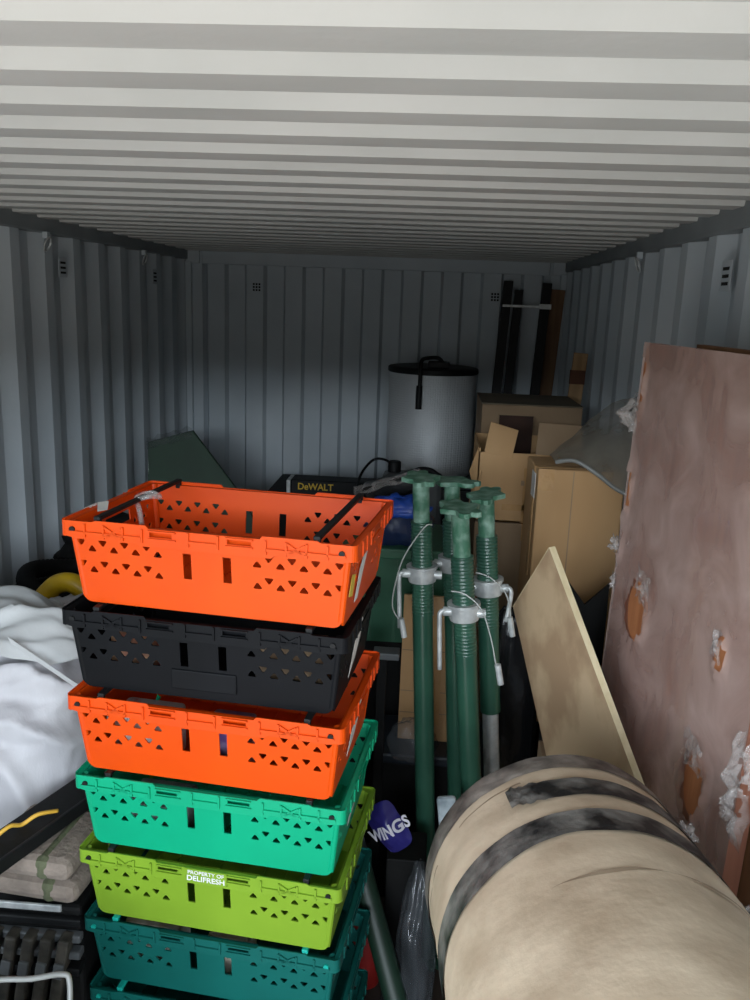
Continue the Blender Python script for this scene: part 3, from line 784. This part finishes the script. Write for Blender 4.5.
# ------------------------------------------------------------------ bench, drum and tool boxes at the end wall
t = thing('workbench', 'dark workbench along the end wall carrying the drum', 'workbench', (1.26, 4.95, 0))
obj('bench_top', box(-.62, .60, -.45, .32, .955, 1.0), M['blackm'], t, bevel=.004)
for sx in (-1, 1):
    for sy in (-1, 1): obj('leg', box(sx*.56-.03, sx*.56+.03, sy*.27-.03, sy*.27+.03, 0, .955), M['blackm'], t)
obj('front_panel', box(-.60, .58, -.315, -.30, .05, .955), M['blackm'], t)
t = thing('tool_case', 'dark flat tool case under the silver drum', 'tool case', (1.60, 4.93, 1.001))
obj('case_shell', box(-.25, .25, -.25, .25, 0, .125), M['greyp'], t, bevel=.012)
obj('case_lid_seam', box(-.252, .252, -.252, .252, .075, .081), M['blackp'], t)
bm = nb(); lathe(bm, [(0, 0), (.033, 0), (.033, .05), (.028, .056), (0, .056)], 24)
o = obj('bottle_cap', bm, M['blackp'], None, True, sharp=40); o.location = (1.40, 4.20, 1.262)
tag(o, 'round black cap standing on the dark tool roll in front of the drum', 'cap')
t = thing('tool_roll', 'dark grey machine body lying in front of the silver drum', 'tool', (1.48, 4.20, 0.86))
bm = nb(); bx(bm, -.14, .17, -.09, .09, 0, .40); obj('machine_body', bm, M['greyp'], t, bevel=.03)
bm = nb(); tube(bm, smooth_path([(-.02, -.08, .385), (.04, -.06, .425), (.10, -.05, .425), (.15, -.06, .395)], 6), .016, 10); obj('grip', bm, M['blackp'], t, True)
carton('storage_box', 'dark box under the grey machine body', 1.33, 1.66, 4.08, 4.32, 0, .858, M['blackm'], tape=False)
# silver drum
t = thing('insulated_drum', 'large silver bubble-foil wrapped drum with a dark lid', 'drum', (1.572, 4.95, 1.127))
bm = nb(); lathe(bm, [(0, 0), (.245, 0), (.252, .01), (.254, .03), (.256, .20), (.252, .4), (.254, .58), (.254, .605), (0, .605)], 64); obj('foil_wrap', bm, M['bubble'], t, True, sharp=50)
bm = nb(); lathe(bm, [(.256, .585), (.262, .590), (.262, .612), (.256, .618), (.235, .622), (0, .622)], 64); obj('lid', bm, M['blackp'], t, True, sharp=40)
bm = nb(); bx(bm, -.256, -.250, -.06, -.02, .0, .60)
bm2 = nb(); tube(bm2, smooth_path([(.06, -.16, .63), (.03, -.15, .675), (-.04, -.17, .675), (-.065, -.24, .665), (-.07, -.272, .62), (-.07, -.275, .50), (-.072, -.272, .42)], 6), [.011]*37, 10)
obj('lid_lever', bm2, M['blackp'], t, True)
bm2 = nb(); tube(bm2, [(-.072, -.273, .53), (-.072, -.272, .40)], .017, 12); obj('lever_grip', bm2, M['blackp'], t, True, sharp=40)
bm2 = nb(); bx(bm2, -.03, .09, -.19, -.12, .622, .66); obj('lid_bracket', bm2, M['blackp'], t, bevel=.006)
bm.free()
# long black tool box with yellow lettering
t = thing('tool_box', 'long black tool box with yellow lettering below the end wall', 'tool box', (1.085, 4.595, 1.001), 0)
obj('case_shell', box(-.27, .30, -.075, .075, .016, .125), M['blackp'], t, bevel=.008)
obj('end_cap', box(-.292, -.270, -.078, .078, .012, .122), M['steel'], t, bevel=.004)
obj('rail', box(-.26, .29, -.088, -.074, .022, .036), M['steel'], t, bevel=.003)
o = obj('corner_mark', box(-.262, -.225, -.090, -.076, .020, .040), M['letteryellow'], t); o['label'] = 'yellow corner piece'
obj('foot_rail', box(-.27, .30, -.07, .07, 0, .016), M['blackm'], t)
bm = text_mesh('DeWALT', .052, .0006, .0007, .95); bmesh.ops.transform(bm, matrix=axes((-.13, -.0762, .088), (1, 0, 0), (0, 0, 1)), verts=bm.verts)
o = obj('printed_lettering', bm, M['letteryellow'], t); o['label'] = 'yellow maker lettering'
bm = nb(); bx(bm, .155, .205, -.077, -.0745, .078, .092); bx(bm, .215, .245, -.077, -.0745, .078, .092); o = obj('printed_mark', bm, M['letteryellow'], t)
bm = nb(); tube(bm, smooth_path([(1.215, 4.50, 1.08), (1.19, 4.49, 1.02), (1.20, 4.48, 1.16), (1.26, 4.56, 1.245), (1.33, 4.56, 1.255), (1.39, 4.52, 1.22), (1.43, 4.47, 1.15), (1.45, 4.42, 1.09), (1.42, 4.36, 1.02)], 8), .0075, 8)
tag(obj('power_cable', bm, M['blackp'], None, True), 'black power cable looping up over the long tool box', 'cable')

# dark green panel leaning in the left back corner
t = thing('green_panel', 'dark green panel with plastic on its top edge in the left corner', 'panel', (.25, 4.3, 0), 0)
b0 = Vector((.25, 4.3, 0))
q = [(.078, 4.34, 1.328), (.316, 4.32, 1.400), (.60, 4.2, 1.065), (.75, 4.15, .8), (.55, 4.1, .0), (.12, 4.1, 0)]
q = [Vector(p) for p in q]
for p in q: p.y = 4.35-(1.4-p.z)*.18
bm = nb(); prism(bm, [p-b0 for p in q], (0, .025, 0)); obj('panel_board', bm, M['panelgreen'], t, bevel=.004)
def pe(u, v):
    p = q[0].lerp(q[1], u)+Vector((0, -.012, .018-.055*v))+Vector((0, -.02, .03))*nz((u*7, v*3, 0), 1, 4)
    return p-b0
bm = nb(); grid_sheet(bm, pe, 20, 6); grid_sheet(bm, lambda u, v: q[0].lerp(q[5], u*.35)-b0+Vector((.02*(v-.5), -.012+.006*nz((u*9, v, 0), 1, 2), .01)), 14, 3)
obj('plastic_edging', bm, M['filmbag'], t, True)

# ------------------------------------------------------------------ between crates and props
t = thing('storage_bin', 'green plastic storage bin behind the props', 'storage bin', (1.47, 3.1, .86))
bm = nb(); x0, x1, y = .185, .165, .17
for (a, b) in ((0, .34),):
    lo = [(-x1, -y+.02), (x1, -y+.02), (x1, y-.02), (-x1, y-.02)]; hi = [(-x0, -y), (x0, -y), (x0, y), (-x0, y)]
    A_ = [bm.verts.new((*p, a)) for p in lo]; B_ = [bm.verts.new((*p, b)) for p in hi]
    for i in range(4): bm.faces.new((A_[i], A_[(i+1) % 4], B_[(i+1) % 4], B_[i]))
    bm.faces.new(A_)
obj('bin_body', bm, M['binplastic'], t)
obj('bin_lid', box(-.205, .205, -.195, .195, .335, .375), M['binplastic'], t, bevel=.008)
for x in (-.09, .0, .09): obj('rib', box(x-.006, x+.006, -.182, -.160, .02, .335), M['binplastic'], t)
carton('storage_box', 'black box under the green storage bin', 1.30, 1.64, 2.95, 3.26, 0, .858, M['blackm'], tape=False)
def blob(c, r, amp, seed, n=40, flat=None, fr=3.0, folds=0, pw=1.0):
    bm = nb(); bmesh.ops.create_uvsphere(bm, u_segments=n, v_segments=n//2, radius=1)
    for v in bm.verts:
        d = v.co.normalized()
        k = 1+amp*nz(d, fr, seed)+amp*.5*nz(d, fr*2.3, seed+1)
        if folds: k += folds*abs(math.sin(6*math.atan2(d.z+.3, d.x)+4*nz(d, 1.7, seed)))
        s = [math.copysign(abs(x)**pw, x) for x in d]
        v.co = Vector((s[0]*r[0], s[1]*r[1], s[2]*r[2]))*k
        if flat is not None and v.co.z < flat: v.co.z = flat
    return bm
o = obj('plastic_bag', blob(0, (.13, .12, .11), .25, 3, flat=-.055, fr=2.5), M['bluedark'], None, True); o.location = (1.46, 3.06, 1.29)
tag(o, 'dark blue plastic bag lying on the green storage bin', 'bag')
o = obj('plastic_bag', blob(0, (.10, .05, .05), .35, 5, flat=-.02, fr=3), M['blue'], None, True); o.location = (1.475, 2.93, 1.375)
tag(o, 'bright blue plastic sleeve on top of the dark blue bag', 'bag')
t = thing('wrapped_case', 'black case in white-edged plastic sloping beside the first prop', 'case', (1.43, 3.12, 1.40))
m = Matrix.Rotation(-.32, 4, 'Y')
obj('case_body', bx(nb(), -.10, .12, -.07, .07, -.02, .05, m), M['blackshiny'], t, bevel=.015)
bm = nb(); grid_sheet(bm, lambda u, v: m @ Vector((-.125+.26*u, -.085+.05*v, .058+.012*nz((u*7, v*6, 0), 1, 5)-.02*(1-v))), 20, 8); obj('plastic_sleeve', bm, M['filmcrumple'], t, True)
# flattened carton behind the props, on a dark tote
t = thing('flat_carton', 'flattened brown carton standing upright behind the green props', 'cardboard', (1.60, 2.74, .585), -.02)
m = Matrix.Rotation(-.06, 4, 'X')
obj('board', bx(nb(), -.092, .092, -.006, .006, 0, .53, m), M['card'], t)
obj('parcel_tape', bx(nb(), -.004, .05, -.0075, -.0055, .06, .53, m), M['tape'], t)
bm = nb()
for z in (.10, .18, .33): bx(bm, -.09, .09, -.0072, -.0058, z, z+.003, m)
obj('board_crease', bm, M['cardd'], t)
t = thing('storage_tote', 'dark blue-grey lidded tote under the flattened carton', 'tote', (1.585, 2.74, 0))
obj('tote_body', box(-.13, .15, -.10, .16, 0, .545), M['blackm'], t, bevel=.01)
obj('tote_lid', box(-.145, .165, -.115, .175, .546, .584), mat('tote_lid', '#1e242b', '#272e36', .5), t, bevel=.008)
t = thing('metal_bracket', 'small grey metal bracket beside the flattened carton', 'bracket', (1.465, 2.58, .0))
obj('upright', box(-.03, .0, -.015, .015, 0, .96), M['blackm'], t)
obj('flange', box(-.045, .04, -.03, .03, .962, .985), M['greyp'], t, bevel=.003)
# sacks and sheets on the dark side of the props
o = obj('bin_bag', blob(0, (.10, .06, .60), .14, 8, n=48, fr=2.2, flat=-.57), M['blackshiny'], None, True); o.location = (1.875, 2.60, .575)
tag(o, 'black plastic sack squeezed between the props and the plywood', 'bag')
t = thing('stiff_sheet', 'black stiff sheet with pointed corner behind the plywood', 'sheet', (2.05, 2.66, 0))
b0 = Vector((2.05, 2.66, 0))
bm = nb(); prism(bm, [Vector(p)-b0 for p in ((1.99, 2.66, 1.30), (2.10, 2.64, 1.16), (2.17, 2.63, 1.24), (2.17, 2.60, 0), (1.99, 2.60, 0))], (0, .012, 0)); obj('sheet', bm, M['blackm'], t)
# party-coloured bag with lettering and clear bags low down
bm = nb()
def bagf(u, v):
    p = Vector((-.07+.14*u, 0, -.11+.22*v))
    p.x *= 1-.16*abs(2*v-1)**4; p.z *= 1-.16*abs(2*u-1)**4
    p.y = -.05*math.sin(PI*u)*math.sin(PI*v)+.012*nz((u*4, v*4, 0), 1, 2)
    return p
t = thing('snack_bag', 'navy blue bag with large white letters low behind the crates', 'bag', (1.508, 2.13, .640))
grid_sheet(bm, bagf, 20, 24); grid_sheet(bm, lambda u, v: bagf(u, v)*1.0+Vector((0, .05*math.sin(PI*u)*math.sin(PI*v)*2+.004, 0)), 20, 24)
m = Matrix.Rotation(math.radians(-40), 4, 'Y') @ Matrix.Rotation(-.3, 4, 'X') @ Matrix.Scale(.66, 4)
bmesh.ops.transform(bm, matrix=m, verts=bm.verts); obj('bag_body', bm, M['navy'], t, True)
bm = text_mesh('WINGS', .072, .0005, .0022, .80)
for v in bm.verts:
    x, y, zz = v.co
    u = (y+.07)/.14
    px, pz = x, y
    w = bagf(min(1, max(0, (px+.07)/.14)), min(1, max(0, (pz-.01+.11)/.22)))
    v.co = (px, w.y-.004-zz, pz-.01)
bmesh.ops.transform(bm, matrix=m @ Matrix.Rotation(0.12, 4, 'Y'), verts=bm.verts)
o = obj('printed_lettering', bm, M['lettering'], t); o['label'] = 'white printed word'
carton('storage_box', 'dark box under the navy bag with white letters', 1.505, 1.62, 2.13, 2.27, 0, .535, M['blackm'], tape=False)
o = obj('clear_bag', blob(0, (.055, .10, .30), .22, 12, n=48, fr=2.4, flat=-.29), M['filmbag'], None, True); o.location = (1.60, 2.0, .30)
tag(o, 'clear plastic bag slumped low between the crates and the roll', 'bag')
o = obj('clear_bag', blob(0, (.10, .10, .11), .22, 15, n=40, fr=2.4, flat=-.08), M['filmbag'], None, True); o.location = (1.56, 2.58, .66)
o.scale = (.8, .4, .8)
tag(o, 'crumpled clear plastic on the dark tote beside the first prop', 'bag')
bm = nb(); lathe(bm, [(0, 0), (.045, 0), (.05, .02), (.05, .25), (.04, .28), (0, .29)], 24)
o = obj('red_canister', bm, M['redp'], None, True, sharp=40); o.location = (1.45, 2.26, 0)
tag(o, 'red canister on the floor glimpsed behind the teal crates', 'canister')

# ------------------------------------------------------------------ left side
def cloth_bag(c, r, seed, folds, n=96):
    bm = nb(); bmesh.ops.create_uvsphere(bm, u_segments=n, v_segments=n//2, radius=1)
    for v in bm.verts:
        d = v.co.normalized()
        s = Vector([math.copysign(abs(x)**.8, x) for x in d])
        ang = math.atan2(d.z-.55, d.x+.55)
        fold = 1-abs(math.sin(ang*8+2.6*nz(d, 1.3, seed)+d.y*1.5))**.7
        f2 = 1-abs(math.sin(ang*19+3*nz(d, 2.1, seed+5)))**.6
        k = 1+.10*nz(d, 1.6, seed)+folds*(fold-.4)+folds*.32*f2*(.5+nz(d, 2, 9))+.014*nz(d, 9, seed+2)
        v.co = Vector((s.x*r[0], s.y*r[1], s.z*r[2]))*k
    return bm
o = obj('cloth_bag', cloth_bag(0, (.33, .36, .36), 4, .13, 150), M['white'], None, True); o.location = (.39, 2.20, .84)
tag(o, 'big bulging white cloth bag beside the crate stack', 'bag')
t = thing('dust_sheet', 'crumpled white sheet lying over the bulging white bag', 'sheet', (.42, 2.10, 1.205))
def ds(u, v):
    x = -.42+.70*u; y = -.27+.54*v
    e = max(0, 1-((u-.5)**2+(v-.5)**2)*2.6)
    z = -.05+.12*e-.02*u+.06*nz((u*2.4, v*3.4, 0), 1.3, 4)+.055*(1-abs(math.sin(7*(v*.8+u*.35)+3*nz((u*2, v*2, 0), 1, 6)))**.6)*(1-.5*u)+.02*nz((u*9, v*9, 0), 1, 3)
    y *= 1-.85*u**3
    return Vector((x+.03*nz((u*3, v*5, 0), 1, 8), y+.03*nz((u*4, v*3, 3), 1, 1), z))
bm = nb(); grid_sheet(bm, ds, 70, 60); obj('folded_cloth', bm, M['whitesheet'], t, True)
bm = nb(); grid_sheet(bm, lambda u, v: Vector((.105+.17*u+.006*v, -.165+.02*u, .03-.13*u-.018*v)), 14, 2); obj('webbing_strap', bm, M['strap'], t, True)
carton('storage_box', 'black box under the bulging white cloth bag', .16, .48, 2.06, 2.40, 0, .47, M['blackm'], tape=False)
# black hose and yellow pipe bend
t = thing('hose_coil', 'coil of black ribbed hose behind the white sheet', 'hose', (.30, 2.86, .915))
for k, (rx, z) in enumerate(((.20, .10), (.17, .16), (.21, .04))):
    pts = []; rs = []
    for i in range(120):
        a = 2*PI*i/120; pts.append((rx*math.cos(a)*.95, rx*math.sin(a)*1.1, z+.02*math.sin(2*a+k))); rs.append(.030+(.004 if i % 2 else 0))
    bm = nb(); tube(bm, pts, rs, 12, closed=True); obj('hose_turn', bm, M['blackm'], t, True)
carton('storage_box', 'black box under the coil of ribbed hose', .06, .56, 2.60, 3.14, 0, .90, M['blackm'], tape=False)
bm = nb(); tube(bm, smooth_path([(.30, 2.58, 1.085), (.345, 2.60, 1.135), (.40, 2.60, 1.148), (.445, 2.60, 1.113), (.455, 2.60, 1.05), (.45, 2.60, .98)], 8), .033, 16)
tag(obj('pipe_bend', bm, M['yellow'], None, True, sharp=50), 'yellow curved pipe handle among the black hose', 'pipe')
o = obj('black_tarpaulin', blob(0, (.22, .30, .10), .3, 21, n=48, fr=2.6, flat=-.06), M['blackm'], None, True); o.location = (.26, 3.40, 1.035)
tag(o, 'dark crumpled tarpaulin along the left wall behind the hose', 'tarpaulin')
carton('storage_box', 'black box under the dark tarpaulin', .06, .50, 3.18, 3.60, 0, .965, M['blackm'], tape=False)
# black boards, blanket and flat-packed frames under the bag
t = thing('black_board', 'long flat black board sloping under the white bag', 'board', (.675, 1.76, .83), -.35)
obj('board', box(-.05, .045, -.40, .28, 0, .022), M['blackm'], t, bevel=.004)
obj('edge_lip', box(.045, .055, -.40, .28, -.004, .03), M['blackp'], t, bevel=.003)
t = thing('black_board', 'second black board beside the crates, lying behind the first', 'board', (.735, 1.95, .803), -.35)
obj('board', box(-.06, .05, -.07, .15, 0, .022), M['blackp'], t, bevel=.004)
o = obj('amber_strap', tube(nb(), smooth_path([(.610, 1.65, .858), (.635, 1.68, .874), (.650, 1.71, .860), (.68, 1.73, .876), (.71, 1.77, .862)], 6), .005, 6), M['amber'], None, True)
tag(o, 'twisted amber yellow strap lying on the long black board', 'strap')
def blanket(z, label, dx):
    t = thing('folded_blanket', label, 'blanket', (.715+dx, 1.76, z), -.1, 'folded blankets')
    obj('folded_cloth', box(-.13, .09, -.12, .10, 0, .055), M['blanket'], t, bevel=.022)
    obj('webbing_strap', box(.0, .042, -.123, .103, -.001, .058), M['webbing'], t, bevel=.02)
blanket(.765, 'grey-brown folded blanket with an olive strap, upper one', 0)
blanket(.706, 'grey-brown folded blanket with an olive strap, lower one', .012)
t = thing('folding_frame', 'stack of black folded frames with clips under the blankets', 'folding frame', (.66, 1.76, 0))
obj('frame_block', box(-.22, .145, -.10, .10, 0, .685), M['blackm'], t, bevel=.01)
for k in range(4):
    obj('edge_rail', box(-.22, .15, -.118-.006*k, -.10, .645-.04*k, .665-.04*k), M['greyp'] if k in (1, 2) else M['blackp'], t, bevel=.004)
obj('bright_trim', box(-.10, .10, -.106, -.098, .672, .690), M['steel'], t, bevel=.003)
for k in range(5):
    c = obj('clip', bx(nb(), -.014, .014, -.03, .01, -.20, .07, Matrix.Translation((-.06+.042*k, -.118, .56)) @ Matrix.Rotation(.18, 4, 'Y')), M['clipgrey'], t, bevel=.006)
    obj('clip_catch', bx(nb(), -.012, .012, -.037, -.028, -.03, .01, Matrix.Translation((-.06+.042*k, -.118, .56)) @ Matrix.Rotation(.18, 4, 'Y')), M['greyp'], c, bevel=.003)
t = thing('black_case', 'black soft case with a grey metal rod at the bottom corner', 'case', (.775, 1.12, 0))
bm = blob(0, (.21, .19, .43), .04, 30, n=40, fr=1.6, flat=-.425, pw=.5); bmesh.ops.translate(bm, verts=bm.verts, vec=(0, 0, .425)); obj('case_body', bm, M['blackm'], t, True)
bm = nb(); tube(bm, smooth_path([(-.10, .12, .74), (.02, .125, .855), (.12, .13, .875), (.175, .13, .89), (.192, .125, .88), (.202, .09, .82), (.205, .03, .70)], 6), .005, 8); obj('metal_rod', bm, M['tubegrey'], t, True)
bm = nb(); tube(bm, smooth_path([(.52, 1.49, .64), (.56, 1.46, .56), (.62, 1.45, .50), (.68, 1.45, .44)], 6), .008, 8)
tag(obj('orange_cord', bm, mat('rust_cord', '#6e3a18', '#80471f', .7), None, True), 'dull orange cord hanging beside the black case', 'cord')

# ------------------------------------------------------------------ daylight through the open doors
w = bpy.data.worlds.new('daylight'); scene.world = w; w.use_nodes = True
nt = w.node_tree; bg = nt.nodes['Background']
tc = nt.nodes.new('ShaderNodeTexCoord'); sp = nt.nodes.new('ShaderNodeSeparateXYZ')
nt.links.new(tc.outputs['Generated'], sp.inputs['Vector'])
mr = nt.nodes.new('ShaderNodeMapRange'); mr.inputs['From Min'].default_value = -1; mr.inputs['From Max'].default_value = 1
nt.links.new(sp.outputs['Z'], mr.inputs['Value'])
cr = nt.nodes.new('ShaderNodeValToRGB'); e = cr.color_ramp.elements
e[0].position = 0; e[0].color = (1.05, 1.02, .97, 1)
e[1].position = .495; e[1].color = (.17, .17, .16, 1)
for p, c in ((.20, (.92, .89, .84, 1)), (.36, (.40, .39, .37, 1)), (.545, (.20, .20, .19, 1)), (.556, (4.0, 4.5, 4.9, 1)), (.60, (2.7, 3.05, 3.4, 1)), (.70, (.75, .87, 1.0, 1)), (1.0, (.45, .57, .75, 1))):
    x = e.new(p); x.color = c
nt.links.new(mr.outputs['Result'], cr.inputs['Fac']); nt.links.new(cr.outputs['Color'], bg.inputs['Color'])
bg.inputs['Strength'].default_value = 3.4
la = bpy.data.lights.new('doorway_portal', 'AREA'); la.shape = 'RECTANGLE'; la.size = W-.06; la.size_y = H-.115
la.cycles.is_portal = True
lo = bpy.data.objects.new('doorway_portal', la); COL.objects.link(lo); lo.location = (W/2, YF-.06, (H-.115)/2); lo.rotation_euler = (PI/2, 0, 0)

# ------------------------------------------------------------------ camera
cam = bpy.data.cameras.new('camera'); co = bpy.data.objects.new('camera', cam); COL.objects.link(co)
cam.sensor_fit = 'VERTICAL'; cam.sensor_height = 24; cam.lens = 842.43*24/1000; cam.clip_start = .02
fw = Vector((-.05909732, .97188316, -.22792682)); r2 = Vector((.99694504, .0691418, .03633171)); u2 = Vector((-.05106945, .22508341, .97300019))
mt = Matrix((r2, u2, -fw)).transposed().to_4x4(); mt.translation = (1.56261652, 0, 2.09397503)
co.matrix_world = mt
scene.camera = co
scene.view_settings.view_transform = 'Standard'
scene.view_settings.look = 'None'
scene.view_settings.exposure = 0.5
scene.view_settings.gamma = 1.06
scene.cycles.use_denoising = True
scene.cycles.max_bounces = 10; scene.cycles.diffuse_bounces = 6; scene.cycles.transparent_max_bounces = 16
scene.cycles.sample_clamp_indirect = 6
